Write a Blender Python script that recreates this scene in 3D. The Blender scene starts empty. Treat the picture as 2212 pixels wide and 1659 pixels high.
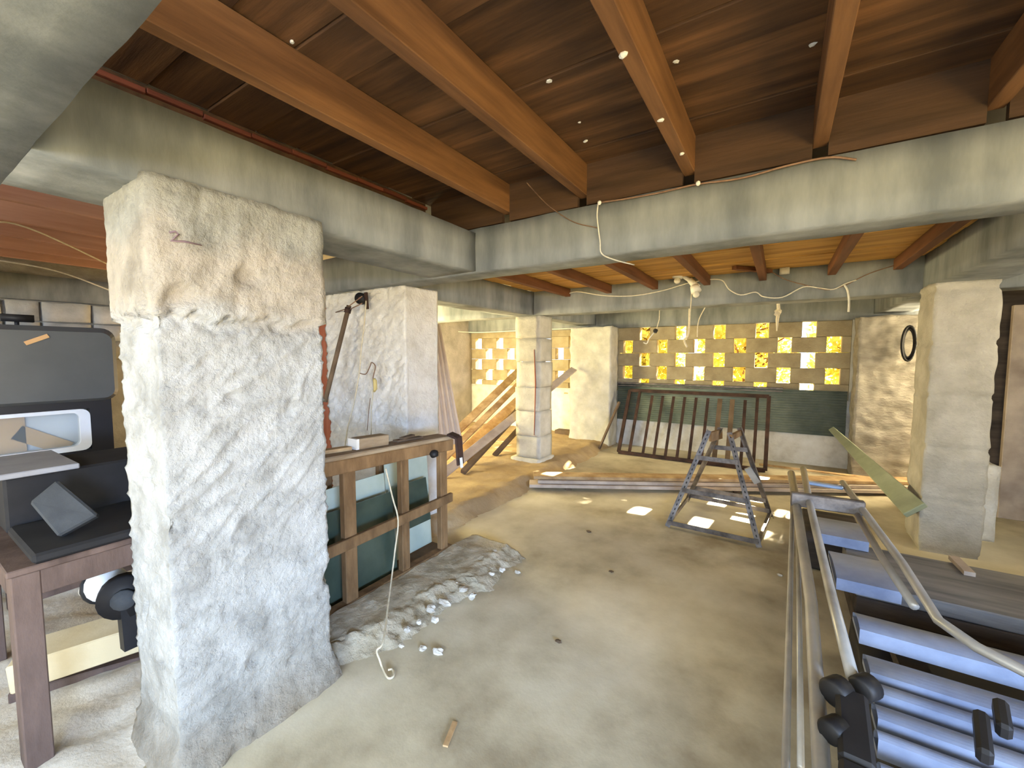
import bpy, math, random
from mathutils import Vector, Matrix, noise
random.seed(7)
S = bpy.context.scene
COL = S.collection

# ------------------------------------------------------------------ camera, world, lights, exposure
CAM_H = 1.6; FPX = 905.0; YAW = math.radians(32.6); PIT = math.radians(3.9)
cam = bpy.data.cameras.new('camera'); camo = bpy.data.objects.new('camera', cam); COL.objects.link(camo)
cam.sensor_fit = 'HORIZONTAL'; cam.sensor_width = 36.0; cam.lens = 36.0 * FPX / 2212.0
cam.clip_start = 0.02; cam.clip_end = 300
camo.location = (0, 0, CAM_H)
camo.rotation_euler = (math.pi / 2 - PIT, 0, YAW)
S.camera = camo

S.view_settings.view_transform = 'Standard'; S.view_settings.look = 'None'
S.view_settings.gamma = 1.0; S.view_settings.use_curve_mapping = False
S.view_settings.exposure = 0.85

world = bpy.data.worlds.new('sky'); S.world = world; world.use_nodes = True
wb = world.node_tree.nodes['Background']
wb.inputs[0].default_value = (0.70, 0.85, 1.0, 1); wb.inputs[1].default_value = 2.0

def area(name, loc, target, sx, sy, power, col):
    l = bpy.data.lights.new(name, 'AREA'); l.shape = 'RECTANGLE'; l.size = sx; l.size_y = sy
    l.energy = power; l.color = col
    o = bpy.data.objects.new(name, l); COL.objects.link(o); o.location = loc
    d = Vector(target) - Vector(loc)
    o.rotation_euler = d.to_track_quat('-Z', 'Y').to_euler()
    return o
sl = bpy.data.lights.new('sun', 'SUN'); sl.energy = 60.0; sl.color = (1.0, 0.86, 0.62); sl.angle = math.radians(0.6)
so = bpy.data.objects.new('sun', sl); COL.objects.link(so)
SUN_DIR = Vector((-0.105, -1.0, -0.61)).normalized()
so.rotation_euler = SUN_DIR.to_track_quat('-Z', 'Y').to_euler(); so.location = (1, 14, 9)
area('fill_front', (0.3, -3.1, 2.15), (0.0, 2.6, 0.0), 3.6, 1.2, 105, (0.66, 0.82, 1.0))  # lamp added behind the camera to brighten the foreground floor
area('daylight_right_doorway', (5.6, -3.0, 1.95), (-1.8, 0.9, 0.9), 2.0, 1.3, 560, (0.40, 0.60, 1.0))
area('daylight_left_doorway', (-4.9, -2.9, 1.7), (-3.0, 2.5, 1.1), 3.0, 1.8, 22, (1.0, 0.96, 0.92))
area('fill_far_left', (-5.75, 4.3, 1.35), (-3.0, 6.6, 0.9), 1.2, 1.3, 170, (1.0, 0.86, 0.44))  # unseen warm lamp added behind the wide pillar, replaces bounced sunlight
area('fill_far_right', (2.58, 6.75, 1.5), (-1.5, 6.2, 0.3), 0.9, 1.1, 150, (1.0, 0.84, 0.52))  # added warm lamp brightening the far bay; the wall has no opening here
area('fill_side', (2.58, 3.9, 1.6), (-1.2, 4.6, 0.0), 0.9, 0.9, 16, (1.0, 0.88, 0.62))  # second added warm fill lamp, set against the solid right wall

# ------------------------------------------------------------------ helpers
def P(px, py, x=None, y=None, z=None):
    """the point of the real scene seen at a photo pixel on the plane x=, y= or z="""
    F = Vector((-math.sin(YAW) * math.cos(PIT), math.cos(YAW) * math.cos(PIT), -math.sin(PIT)))
    R = Vector((math.cos(YAW), math.sin(YAW), 0)); U = R.cross(F)
    d = F + R * ((px - 1106.0) / FPX) - U * ((py - 829.5) / FPX)
    C = Vector((0, 0, CAM_H))
    if x is not None: t = x / d.x
    elif y is not None: t = y / d.y
    else: t = (z - CAM_H) / d.z
    return C + d * t

def srgb(r, g, b):
    f = lambda c: ((c / 255 + 0.055) / 1.055) ** 2.4 if c > 10 else c / 255 / 12.92
    return (f(r), f(g), f(b), 1)

MATS = {}
def mat(name, c1, c2=None, scale=4.0, rough=0.85, metal=0.0, bump=0.0, bscale=40.0, stretch=(1, 1, 1),
        rnd=0.0, detail=6.0, spec=0.3, lo=0.35, hi=0.68, bstretch=None, c3=None, alpha=None, emit=None):
    m = bpy.data.materials.new(name); m.use_nodes = True; MATS[name] = m
    nt = m.node_tree; N = nt.nodes; L = nt.links; b = N['Principled BSDF']
    b.inputs['Roughness'].default_value = rough; b.inputs['Metallic'].default_value = metal
    b.inputs['Specular IOR Level'].default_value = spec
    c2 = c2 or c1
    tc = N.new('ShaderNodeTexCoord'); oi = N.new('ShaderNodeObjectInfo')
    mp = N.new('ShaderNodeMapping'); mp.inputs['Scale'].default_value = stretch
    L.new(tc.outputs['Object'], mp.inputs['Vector'])
    nz = N.new('ShaderNodeTexNoise'); nz.noise_dimensions = '4D'; nz.inputs['Scale'].default_value = scale
    nz.inputs['Detail'].default_value = detail; nz.inputs['Roughness'].default_value = 0.6
    mu = N.new('ShaderNodeMath'); mu.operation = 'MULTIPLY'; mu.inputs[1].default_value = 37.0
    L.new(oi.outputs['Random'], mu.inputs[0]); L.new(mu.outputs[0], nz.inputs['W'])
    L.new(mp.outputs[0], nz.inputs['Vector'])
    cr = N.new('ShaderNodeValToRGB'); e = cr.color_ramp.elements
    e[0].position = lo; e[0].color = c1; e[1].position = hi; e[1].color = c2
    if c3: q = e.new(0.5 * (lo + hi)); q.color = c3
    L.new(nz.outputs['Fac'], cr.inputs['Fac'])
    out = cr.outputs['Color']
    if rnd:
        hs = N.new('ShaderNodeHueSaturation'); mr = N.new('ShaderNodeMapRange')
        mr.inputs['To Min'].default_value = 1 - rnd; mr.inputs['To Max'].default_value = 1 + rnd
        L.new(oi.outputs['Random'], mr.inputs['Value']); L.new(mr.outputs['Result'], hs.inputs['Value'])
        L.new(out, hs.inputs['Color']); out = hs.outputs['Color']
    L.new(out, b.inputs['Base Color'])
    if bump:
        n2 = N.new('ShaderNodeTexNoise'); n2.inputs['Scale'].default_value = bscale
        n2.inputs['Detail'].default_value = 8; n2.inputs['Roughness'].default_value = 0.65
        m2 = N.new('ShaderNodeMapping'); m2.inputs['Scale'].default_value = bstretch or stretch
        L.new(tc.outputs['Object'], m2.inputs['Vector']); L.new(m2.outputs[0], n2.inputs['Vector'])
        bp = N.new('ShaderNodeBump'); bp.inputs['Strength'].default_value = bump; bp.inputs['Distance'].default_value = 0.02
        L.new(n2.outputs['Fac'], bp.inputs['Height']); L.new(bp.outputs[0], b.inputs['Normal'])
    if alpha is not None: b.inputs['Alpha'].default_value = alpha
    return m

mat('concrete_beam', srgb(104, 109, 113), srgb(150, 154, 157), 3.0, 0.9, bump=0.15, bscale=25, stretch=(1.4, 1.4, 0.35), c3=srgb(130, 134, 137))
mat('slab', srgb(170, 166, 155), srgb(190, 186, 176), 2, 0.95, bump=0.1)
mat('plaster', srgb(206, 200, 190), srgb(236, 233, 228), 5.0, 0.9, bump=0.8, bscale=28, c3=srgb(226, 222, 215))
mat('plaster_beige', srgb(166, 160, 148), srgb(200, 194, 184), 4.0, 0.92, bump=0.8, bscale=28)
mat('plaster_grey', srgb(172, 168, 158), srgb(208, 204, 194), 3.5, 0.92, bump=0.5, bscale=22)
mat('plaster_stone', srgb(150, 142, 128), srgb(190, 182, 168), 4.0, 0.92, bump=0.8, bscale=20, stretch=(1, 1, 2.4))
mat('block', srgb(176, 170, 156), srgb(204, 198, 184), 5.0, 0.92, bump=0.5, bscale=50, rnd=0.06)
mat('screen_block', srgb(150, 135, 108), srgb(178, 164, 134), 5.0, 0.95, bump=0.4, bscale=50, rnd=0.06)
mat('floor_concrete', srgb(150, 137, 112), srgb(220, 210, 186), 1.3, 0.72, bump=0.12, bscale=14, c3=srgb(196, 185, 158), detail=8, spec=0.35)
mat('rubble', srgb(158, 144, 118), srgb(208, 196, 172), 7, 0.95, bump=0.9, bscale=35)
mat('chip', srgb(190, 182, 168), srgb(226, 220, 210), 7, 0.95, bump=0.5, bscale=60, rnd=0.12)
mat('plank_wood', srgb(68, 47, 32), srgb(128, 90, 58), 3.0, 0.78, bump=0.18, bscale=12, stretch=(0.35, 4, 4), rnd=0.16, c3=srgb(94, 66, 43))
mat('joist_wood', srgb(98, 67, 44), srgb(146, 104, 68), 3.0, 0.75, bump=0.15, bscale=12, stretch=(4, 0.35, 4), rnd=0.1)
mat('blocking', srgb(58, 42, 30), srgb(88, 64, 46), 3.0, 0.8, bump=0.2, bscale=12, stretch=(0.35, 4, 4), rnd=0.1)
mat('plank_bounce_lit', srgb(152, 112, 58), srgb(210, 164, 90), 3.0, 0.78, bump=0.15, bscale=12, stretch=(0.35, 4, 4), rnd=0.12)  # golden light bounced off the floor is put into this board colour
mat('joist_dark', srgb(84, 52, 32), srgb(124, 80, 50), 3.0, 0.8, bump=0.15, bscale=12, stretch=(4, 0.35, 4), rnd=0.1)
mat('redwood', srgb(92, 46, 36), srgb(132, 74, 58), 3.0, 0.75, bump=0.12, stretch=(4, 0.35, 4), rnd=0.1)
mat('redwood_light', srgb(176, 128, 106), srgb(206, 160, 138), 3.0, 0.75, stretch=(4, 0.35, 4))
mat('post_red', srgb(156, 88, 62), srgb(182, 112, 84), 3.0, 0.8, bump=0.1, stretch=(4, 4, 0.4))
mat('frame_wood', srgb(100, 74, 46), srgb(144, 112, 76), 4, 0.8, bump=0.25, bscale=16, stretch=(3, 3, 0.8), rnd=0.1)
mat('rail_wood', srgb(128, 104, 76), srgb(178, 158, 130), 4, 0.8, bump=0.25, bscale=16, stretch=(3, 0.6, 3))
mat('board_wood', srgb(150, 116, 78), srgb(208, 178, 134), 3, 0.7, bump=0.15, bscale=14, stretch=(2, 2, 2), rnd=0.18)
mat('board_dark', srgb(84, 68, 52), srgb(128, 106, 84), 3, 0.8, bump=0.2, bscale=14, rnd=0.15)
mat('board_grey', srgb(150, 134, 122), srgb(196, 180, 164), 3, 0.75, bump=0.15, bscale=14, rnd=0.08)
mat('table_wood', srgb(76, 60, 52), srgb(112, 92, 82), 4, 0.7, bump=0.2, bscale=14, stretch=(2, 2, 0.6))
mat('pale_board', srgb(206, 186, 146), srgb(230, 214, 180), 3, 0.75, bump=0.08)
mat('rust', srgb(50, 38, 34), srgb(86, 62, 52), 8, 0.7, metal=0.3, bump=0.3, bscale=60)
mat('galv', srgb(84, 78, 75), srgb(140, 131, 125), 10, 0.5, metal=0.55, bump=0.1, bscale=60)
mat('sheet_green', srgb(106, 118, 112), srgb(142, 152, 144), 2.5, 0.45, metal=0.35, bump=0.05)
mat('sheet_pale', srgb(188, 170, 156), srgb(212, 198, 184), 2.5, 0.55, metal=0.1)
mat('alu', srgb(150, 146, 138), srgb(184, 179, 170), 5, 0.42, metal=0.35, spec=0.5)
mat('tread', srgb(150, 166, 190), srgb(186, 202, 224), 5, 0.3, metal=0.45, spec=0.6)  # blue sky reflection put into the tread's metal colour
mat('blue_board', srgb(112, 120, 142), srgb(160, 168, 188), 3, 0.4, spec=0.5, rnd=0.08, bump=0.08)
mat('black_plastic', srgb(26, 25, 26), srgb(40, 38, 38), 6, 0.55)
mat('dark_board', srgb(40, 32, 28), srgb(84, 72, 62), 3, 0.7, stretch=(0.5, 4, 4), rnd=0.2, bump=0.2)
mat('grey_board', srgb(92, 90, 90), srgb(136, 132, 128), 3, 0.7, stretch=(0.5, 4, 4), rnd=0.1, bump=0.2)
mat('van_grey', srgb(66, 68, 70), srgb(82, 84, 86), 1.5, 0.42, spec=0.5)
mat('van_black', srgb(22, 21, 26), srgb(32, 30, 34), 3, 0.4, spec=0.5)
mat('white_rim', srgb(206, 208, 214), srgb(222, 224, 230), 3, 0.5)
mat('tan_card', srgb(186, 146, 102), srgb(206, 168, 122), 3, 0.9)
mat('white_paint', srgb(226, 222, 214), srgb(240, 238, 232), 3, 0.6)
mat('dark_cloth', srgb(40, 40, 42), srgb(60, 60, 62), 6, 0.95, bump=0.3)
mat('lid_grey', srgb(140, 138, 140), srgb(164, 162, 164), 4, 0.6)
mat('grey_cloth', srgb(56, 58, 60), srgb(76, 78, 80), 6, 0.9, bump=0.2)
mat('rope', srgb(196, 182, 152), srgb(222, 210, 184), 30, 0.9)
mat('wire_white', srgb(206, 202, 190), srgb(226, 222, 210), 30, 0.6)
mat('wire_brown', srgb(120, 92, 74), srgb(146, 116, 96), 30, 0.7)
mat('yellow_plastic', srgb(198, 176, 112), srgb(216, 196, 134), 5, 0.6)
mat('green_pipe', srgb(140, 148, 124), srgb(166, 172, 148), 4, 0.5, spec=0.4)
mat('bark', srgb(92, 62, 38), srgb(140, 100, 62), 6, 0.9, bump=0.5)
mat('outside_ground', srgb(190, 170, 110), srgb(214, 196, 140), 2, 0.95)
mat('stain_purple', srgb(120, 100, 110), srgb(136, 116, 124), 8, 0.9)
mat('stain_red', srgb(146, 84, 62), srgb(160, 98, 74), 8, 0.9)

# soil: orange-tan deep in the building, pale dusty grey near the front
m = mat('soil', srgb(156, 132, 98), srgb(196, 172, 132), 2.5, 0.95, bump=0.6, bscale=14, detail=9)
nt = m.node_tree; N = nt.nodes; L = nt.links
g = N.new('ShaderNodeNewGeometry'); sx = N.new('ShaderNodeSeparateXYZ'); L.new(g.outputs['Position'], sx.inputs[0])
mr = N.new('ShaderNodeMapRange'); mr.inputs['From Min'].default_value = 1.7; mr.inputs['From Max'].default_value = 2.9
L.new(sx.outputs['Y'], mr.inputs['Value'])
cr2 = N.new('ShaderNodeValToRGB'); cr2.color_ramp.elements[0].color = srgb(176, 164, 146); cr2.color_ramp.elements[1].color = srgb(222, 212, 196)
nz = [n for n in N if n.type == 'TEX_NOISE'][0]; L.new(nz.outputs['Fac'], cr2.inputs['Fac'])
cr1 = [n for n in N if n.type == 'VALTORGB'][0]
mx = N.new('ShaderNodeMix'); mx.data_type = 'RGBA'
L.new(mr.outputs['Result'], mx.inputs['Factor']); L.new(cr2.outputs['Color'], mx.inputs[6]); L.new(cr1.outputs['Color'], mx.inputs[7])
L.new(mx.outputs[2], N['Principled BSDF'].inputs['Base Color'])

# glass sheets: pale green, half clear
m = mat('glass_green', srgb(150, 176, 160), srgb(176, 196, 182), 2, 0.12, spec=0.5)
nt = m.node_tree; N = nt.nodes; L = nt.links
tr = N.new('ShaderNodeBsdfTransparent'); tr.inputs[0].default_value = (0.62, 0.76, 0.68, 1)
ms = N.new('ShaderNodeMixShader'); ms.inputs[0].default_value = 0.55
L.new(tr.outputs[0], ms.inputs[1]); L.new(N['Principled BSDF'].outputs[0], ms.inputs[2]); L.new(ms.outputs[0], N['Material Output'].inputs['Surface'])
m = mat('van_glass', srgb(200, 206, 212), srgb(210, 214, 220), 2, 0.05, spec=0.5)
nt = m.node_tree; N = nt.nodes; L = nt.links
tr = N.new('ShaderNodeBsdfTransparent'); tr.inputs[0].default_value = (0.93, 0.95, 0.95, 1)
ms = N.new('ShaderNodeMixShader'); ms.inputs[0].default_value = 0.12
L.new(tr.outputs[0], ms.inputs[1]); L.new(N['Principled BSDF'].outputs[0], ms.inputs[2]); L.new(ms.outputs[0], N['Material Output'].inputs['Surface'])
# leaves let sunlight through
m = mat('leaves', srgb(176, 172, 76), srgb(236, 214, 130), 1.2, 0.7)
nt = m.node_tree; N = nt.nodes; L = nt.links
tl = N.new('ShaderNodeBsdfTranslucent'); L.new([n for n in N if n.type == 'VALTORGB'][0].outputs['Color'], tl.inputs[0])
ms = N.new('ShaderNodeMixShader'); ms.inputs[0].default_value = 0.6
L.new(N['Principled BSDF'].outputs[0], ms.inputs[1]); L.new(tl.outputs[0], ms.inputs[2]); L.new(ms.outputs[0], N['Material Output'].inputs['Surface'])

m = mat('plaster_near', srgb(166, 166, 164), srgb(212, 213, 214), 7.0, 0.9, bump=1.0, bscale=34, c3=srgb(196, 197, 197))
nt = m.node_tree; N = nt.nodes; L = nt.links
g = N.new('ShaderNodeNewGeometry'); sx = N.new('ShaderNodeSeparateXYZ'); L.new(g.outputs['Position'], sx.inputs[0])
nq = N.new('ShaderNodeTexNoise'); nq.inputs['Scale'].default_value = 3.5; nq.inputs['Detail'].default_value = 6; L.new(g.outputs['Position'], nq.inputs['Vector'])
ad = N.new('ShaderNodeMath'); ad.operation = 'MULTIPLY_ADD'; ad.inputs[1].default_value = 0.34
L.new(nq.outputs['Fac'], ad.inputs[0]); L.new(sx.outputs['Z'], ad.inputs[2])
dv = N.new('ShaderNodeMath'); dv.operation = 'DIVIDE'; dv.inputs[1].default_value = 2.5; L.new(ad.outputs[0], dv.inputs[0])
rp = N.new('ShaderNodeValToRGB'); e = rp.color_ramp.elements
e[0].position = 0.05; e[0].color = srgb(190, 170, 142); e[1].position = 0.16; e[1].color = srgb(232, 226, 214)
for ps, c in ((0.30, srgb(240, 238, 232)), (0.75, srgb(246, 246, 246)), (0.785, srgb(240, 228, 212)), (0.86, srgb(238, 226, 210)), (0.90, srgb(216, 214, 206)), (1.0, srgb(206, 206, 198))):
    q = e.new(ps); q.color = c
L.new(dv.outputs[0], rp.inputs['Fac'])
cr1 = [n for n in N if n.type == 'VALTORGB'][0]
mx = N.new('ShaderNodeMix'); mx.data_type = 'RGBA'; mx.blend_type = 'MULTIPLY'; mx.inputs['Factor'].default_value = 1.0
L.new(cr1.outputs['Color'], mx.inputs[6]); L.new(rp.outputs['Color'], mx.inputs[7]); L.new(mx.outputs[2], N['Principled BSDF'].inputs['Base Color'])

class MB:
    def __init__(s): s.v = []; s.f = []; s.sm = False
    def box(s, x0, x1, y0, y1, z0, z1):
        b = len(s.v)
        s.v += [Vector(p) for p in ((x0,y0,z0),(x1,y0,z0),(x1,y1,z0),(x0,y1,z0),(x0,y0,z1),(x1,y0,z1),(x1,y1,z1),(x0,y1,z1))]
        s.f += [tuple(b+i for i in q) for q in ((0,3,2,1),(4,5,6,7),(0,1,5,4),(1,2,6,5),(2,3,7,6),(3,0,4,7))]
        return s
    def bar(s, p, q, w, h, up=(0, 0, 1)):
        """box from p to q, w wide across and h thick along up"""
        p = Vector(p); q = Vector(q); d = (q - p).normalized(); up = Vector(up)
        a = d.cross(up)
        if a.length < 1e-4: a = d.cross(Vector((1, 0, 0)))
        a.normalize(); u = a.cross(d).normalized(); a = a * w / 2; u = u * h / 2
        b = len(s.v)
        s.v += [p-a-u, p+a-u, p+a+u, p-a+u, q-a-u, q+a-u, q+a+u, q-a+u]
        s.f += [tuple(b+i for i in r) for r in ((0,1,2,3),(4,7,6,5),(0,4,5,1),(1,5,6,2),(2,6,7,3),(3,7,4,0))]
        return s
    def tube(s, pts, r, n=8, cap=True):
        pts = [Vector(p) for p in pts]; s.sm = True
        if len(pts) >= 4 and not isinstance(r, (list, tuple)) and r < 0.013:
            e = [pts[0]*2-pts[1]] + pts + [pts[-1]*2-pts[-2]]; sp = []
            for i in range(1, len(e)-2):
                for k in range(5):
                    q = k/5; a, b, c, d = e[i-1], e[i], e[i+1], e[i+2]
                    sp.append(0.5*((2*b) + (c-a)*q + (2*a-5*b+4*c-d)*q*q + (3*b-a-3*c+d)*q*q*q))
            pts = sp + [pts[-1]]
        rs = r if isinstance(r, (list, tuple)) else [r] * len(pts)
        b = len(s.v); ref = None
        for i, p in enumerate(pts):
            d = (pts[min(i+1, len(pts)-1)] - pts[max(i-1, 0)]).normalized()
            if ref is None: ref = d.orthogonal().normalized()
            a = (ref - d * ref.dot(d))
            if a.length < 1e-5: a = d.orthogonal()
            a.normalize(); ref = a; c = d.cross(a)
            for k in range(n):
                t = 2*math.pi*k/n; s.v.append(p + (a*math.cos(t) + c*math.sin(t)) * rs[i])
        for i in range(len(pts)-1):
            for k in range(n):
                s.f.append((b+i*n+k, b+i*n+(k+1)%n, b+(i+1)*n+(k+1)%n, b+(i+1)*n+k))
        if cap:
            s.f.append(tuple(b+k for k in reversed(range(n)))); e = b+(len(pts)-1)*n
            s.f.append(tuple(e+k for k in range(n)))
        return s
    def blob(s, c, r, seed=0, amp=0.25, seg=8, rings=6):
        c = Vector(c); s.sm = False; b = len(s.v); rx, ry, rz = (r if isinstance(r, tuple) else (r, r, r))
        for i in range(rings+1):
            th = math.pi*i/rings
            for k in range(seg):
                ph = 2*math.pi*k/seg
                d = Vector((math.sin(th)*math.cos(ph), math.sin(th)*math.sin(ph), math.cos(th)))
                q = 1 + amp*noise.noise(d*1.7 + Vector((seed*3.1, seed*1.7, 0)))*2
                s.v.append(c + Vector((d.x*rx*q, d.y*ry*q, d.z*rz*q)))
        for i in range(rings):
            for k in range(seg):
                s.f.append((b+i*seg+k, b+(i+1)*seg+k, b+(i+1)*seg+(k+1)%seg, b+i*seg+(k+1)%seg))
        return s
    def grid(s, nu, nv, fn):
        b = len(s.v); s.sm = True
        for i in range(nu+1):
            for j in range(nv+1): s.v.append(Vector(fn(i/nu, j/nv)))
        for i in range(nu):
            for j in range(nv):
                s.f.append((b+i*(nv+1)+j, b+(i+1)*(nv+1)+j, b+(i+1)*(nv+1)+j+1, b+i*(nv+1)+j+1))
        return s
    def rough(s, x0, x1, y0, y1, z0, z1, res, disp):
        """box with all faces subdivided; disp(p, n) gives the shift along the outward direction"""
        s.sm = True; idx = {}; base = len(s.v); nrm = []
        lo = (x0, y0, z0); hi = (x1, y1, z1)
        n = [max(1, round((hi[i]-lo[i])/res)) for i in range(3)]
        def vid(ijk):
            if ijk not in idx:
                idx[ijk] = base + len(idx)
                s.v.append(Vector([lo[a] + (hi[a]-lo[a])*ijk[a]/n[a] for a in range(3)]))
                d = Vector((0, 0, 0))
                for a in range(3):
                    if ijk[a] == 0: d[a] = -1
                    elif ijk[a] == n[a]: d[a] = 1
                nrm.append(d.normalized())
            return idx[ijk]
        for a in range(3):
            b, c = (a+1) % 3, (a+2) % 3
            for side in (0, n[a]):
                for i in range(n[b]):
                    for j in range(n[c]):
                        q = []
                        for (di, dj) in ((0,0),(1,0),(1,1),(0,1)):
                            t = [0,0,0]; t[a] = side; t[b] = i+di; t[c] = j+dj; q.append(vid(tuple(t)))
                        s.f.append(tuple(q) if side else tuple(reversed(q)))
        for k in range(len(idx)):
            s.v[base+k] = s.v[base+k] + nrm[k] * disp(s.v[base+k].copy(), nrm[k])
        return s
    def build(s, name, material, parent=None, bevel=0.0, smooth=None, origin=None):
        if parent is not None: o0 = Vector(parent_world(parent))
        if origin is None:
            xs = [p.x for p in s.v]; ys = [p.y for p in s.v]; zs = [p.z for p in s.v]
            origin = Vector(((min(xs)+max(xs))/2, (min(ys)+max(ys))/2, min(zs)))
        origin = Vector(origin)
        me = bpy.data.meshes.new(name); me.from_pydata([tuple(p-origin) for p in s.v], [], s.f); me.update()
        me.materials.append(MATS[material])
        if (s.sm if smooth is None else smooth): me.polygons.foreach_set('use_smooth', [True]*len(me.polygons))
        o = bpy.data.objects.new(name, me); COL.objects.link(o)
        if parent is not None: o.parent = parent; o.location = origin - o0
        else: o.location = origin
        if bevel:
            md = o.modifiers.new('edge', 'BEVEL'); md.width = bevel; md.segments = 1; md.limit_method = 'ANGLE'
        return o
def parent_world(o):
    w = Vector(o.location)
    while o.parent: o = o.parent; w = w + Vector(o.location)
    return w
def tag(o, label, cat, group=None, kind=None):
    o['label'] = label; o['category'] = cat
    if group: o['group'] = group
    if kind: o['kind'] = kind
    return o
def struct(o, label=None):
    o['kind'] = 'structure'
    if label: o['label'] = label
    return o
def thing(name, label, cat, loc, group=None):
    o = bpy.data.objects.new(name, None); COL.objects.link(o); o.location = loc; o.empty_display_size = 0.1
    return tag(o, label, cat, group)
def copy_at(o, loc, parent=None):
    c = o.copy(); COL.objects.link(c); c.location = loc
    if parent is not None: c.parent = parent
    return c
def one(name, mb, material, label, cat, group=None, bevel=0.0):
    return tag(mb.build(name, material, bevel=bevel), label, cat, group)
def sag(a, b, drop, n=10):
    a = Vector(a); b = Vector(b)
    return [a.lerp(b, t/n) - Vector((0, 0, drop*4*(t/n)*(1-t/n))) for t in range(n+1)]
nz3 = lambda p, s, off=0.0: noise.noise(Vector((p.x*s+off, p.y*s-off, p.z*s+off*0.5)))

# ------------------------------------------------------------------ floor, soil, ground
def floor_z(x, y): return 0.010*noise.noise(Vector((x*0.9, y*0.9, 1.3))) + 0.004*noise.noise(Vector((x*4, y*4, 5)))
mb = MB().grid(90, 150, lambda u, v: (lambda x, y: (x, y, floor_z(x, y)))(-2.75 + u*5.6, -3.2 + v*10.9))
struct(mb.build('floor', 'floor_concrete'), 'dusty olive concrete floor')
def soil_z(x, y):
    e = min(1, max(0, (-2.42 - x + 0.07*noise.noise(Vector((x*3, y*3, 0)))) / 0.22)) if y > 1.5 else min(1, max(0, (-1.78 - x)/0.3 + 0.2*noise.noise(Vector((x*5, y*5, 2)))))
    h = 0.10 if y > 1.9 else 0.035 + 0.065*max(0, (y-1.2)/0.7)
    r = 0.030*noise.noise(Vector((x*2.2, y*2.2, 3))) + 0.016*noise.noise(Vector((x*7, y*7, 4))) + 0.008*noise.noise(Vector((x*18, y*18, 4)))
    if y < 1.9: r *= 1.35
    return -0.03 + e*(h + 0.03 + r) + (0.02*noise.noise(Vector((x*16, y*16, 9))) if 0.02 < e < 0.98 else 0)
mb = MB().grid(130, 250, lambda u, v: (lambda x, y: (x, y, soil_z(x, y)))(-7.0 + u*5.25, -3.2 + v*10.7))
struct(mb.build('floor_soil', 'soil'), 'bare earth floor, orange and dusty, crumbling at its edge')
struct(MB().box(-40, 40, -30, 60, -0.4, -0.12).build('ground', 'outside_ground'))

# ------------------------------------------------------------------ concrete frame
def beam(x0, x1, y0, y1, z0, z1, label):
    def d(p, n): return 0.006*nz3(p, 2.5, 3) + 0.003*nz3(p, 12, 1)
    return struct(MB().rough(x0, x1, y0, y1, z0, z1, 0.09, d).build('concrete_beam', 'concrete_beam'), label)
beam(-7.0, 2.7, -0.20, 0.31, 2.20, 2.52, 'concrete beam overhead at the near left corner')
beam(-2.32, -1.86, 0.31, 2.43, 2.20, 2.47, 'concrete beam resting on the rough white pillar')
beam(-4.35, 2.7, 2.43, 2.70, 2.20, 2.50, 'long concrete beam crossing the middle of the room')
beam(-3.22, -2.86, 2.70, 5.03, 2.15, 2.46, 'concrete beam running to the middle block pillar')
beam(-5.9, 2.7, 5.03, 5.36, 2.15, 2.475, 'far concrete beam with wires slung along it')
beam(1.02, 1.40, 2.70, 5.03, 2.17, 2.50, 'concrete beam running to the right pillar')
beam(-3.22, -2.86, 5.36, 7.32, 2.15, 2.44, 'concrete beam between the middle pillar and the back wall')
beam(-5.9, 2.7, 7.32, 7.60, 2.09, 2.81, 'concrete lintel above the pierced block wall')
beam(1.02, 1.40, 5.36, 7.32, 2.15, 2.44, 'concrete beam behind the right pillar')
beam(-7.05, -6.75, -3.0, 5.0, 2.20, 2.46, 'concrete beam over the stone wall behind the van')
struct(MB().box(-7.3, 3.0, -3.2, 7.9, 2.80, 2.95).build('ceiling_slab', 'slab'))

# ------------------------------------------------------------------ ceilings: planks and joists, each piece its own object
def ceiling(name, label, x0, x1, y0, y1, zp, pw, joists, jz0, pm, jm, jw=0.06, ledger=None, jy=None):
    root = bpy.data.objects.new(name, None); COL.objects.link(root); root.location = ((x0+x1)/2, (y0+y1)/2, zp); struct(root, label)
    n = int(round((y1-y0)/pw)); w = (y1-y0)/n
    first = None
    for i in range(n):
        yc = y0 + (i+0.5)*w; zz = zp + 0.004*((i*7) % 3 - 1)
        if first is None:
            first = MB().box(x0, x1, yc-w/2+0.0015, yc+w/2-0.0015, zz, zz+0.022).build('plank', pm, root, bevel=0.003)
        else:
            c = copy_at(first, (first.location.x, first.location.y + i*w, first.location.z + zz - zp), root)
    fj = None
    for x in joists:
        if fj is None:
            fj = MB().box(x-jw/2, x+jw/2, (jy or (y0, y1))[0], (jy or (y0, y1))[1], jz0, zp-0.006).build('joist', jm, root, bevel=0.003); fx = x
        else: copy_at(fj, (fj.location.x + x - fx, fj.location.y, fj.location.z), root)
    if ledger:
        xs = [x0] + sorted(joists) + [x1]
        for a, b in zip(xs[:-1], xs[1:]):
            if b-a > 0.15: MB().box(a+jw/2, b-jw/2, ledger, ledger+0.03, jz0-0.06, zp-0.006).build('blocking_board', 'blocking', root)
    return root
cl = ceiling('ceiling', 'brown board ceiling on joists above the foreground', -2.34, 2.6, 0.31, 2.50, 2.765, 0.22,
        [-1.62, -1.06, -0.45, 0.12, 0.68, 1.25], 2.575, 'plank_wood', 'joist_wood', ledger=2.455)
MB().box(-2.37, -2.345, 0.31, 2.43, 2.45, 2.76).build('edge_board', 'blocking', cl)
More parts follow.
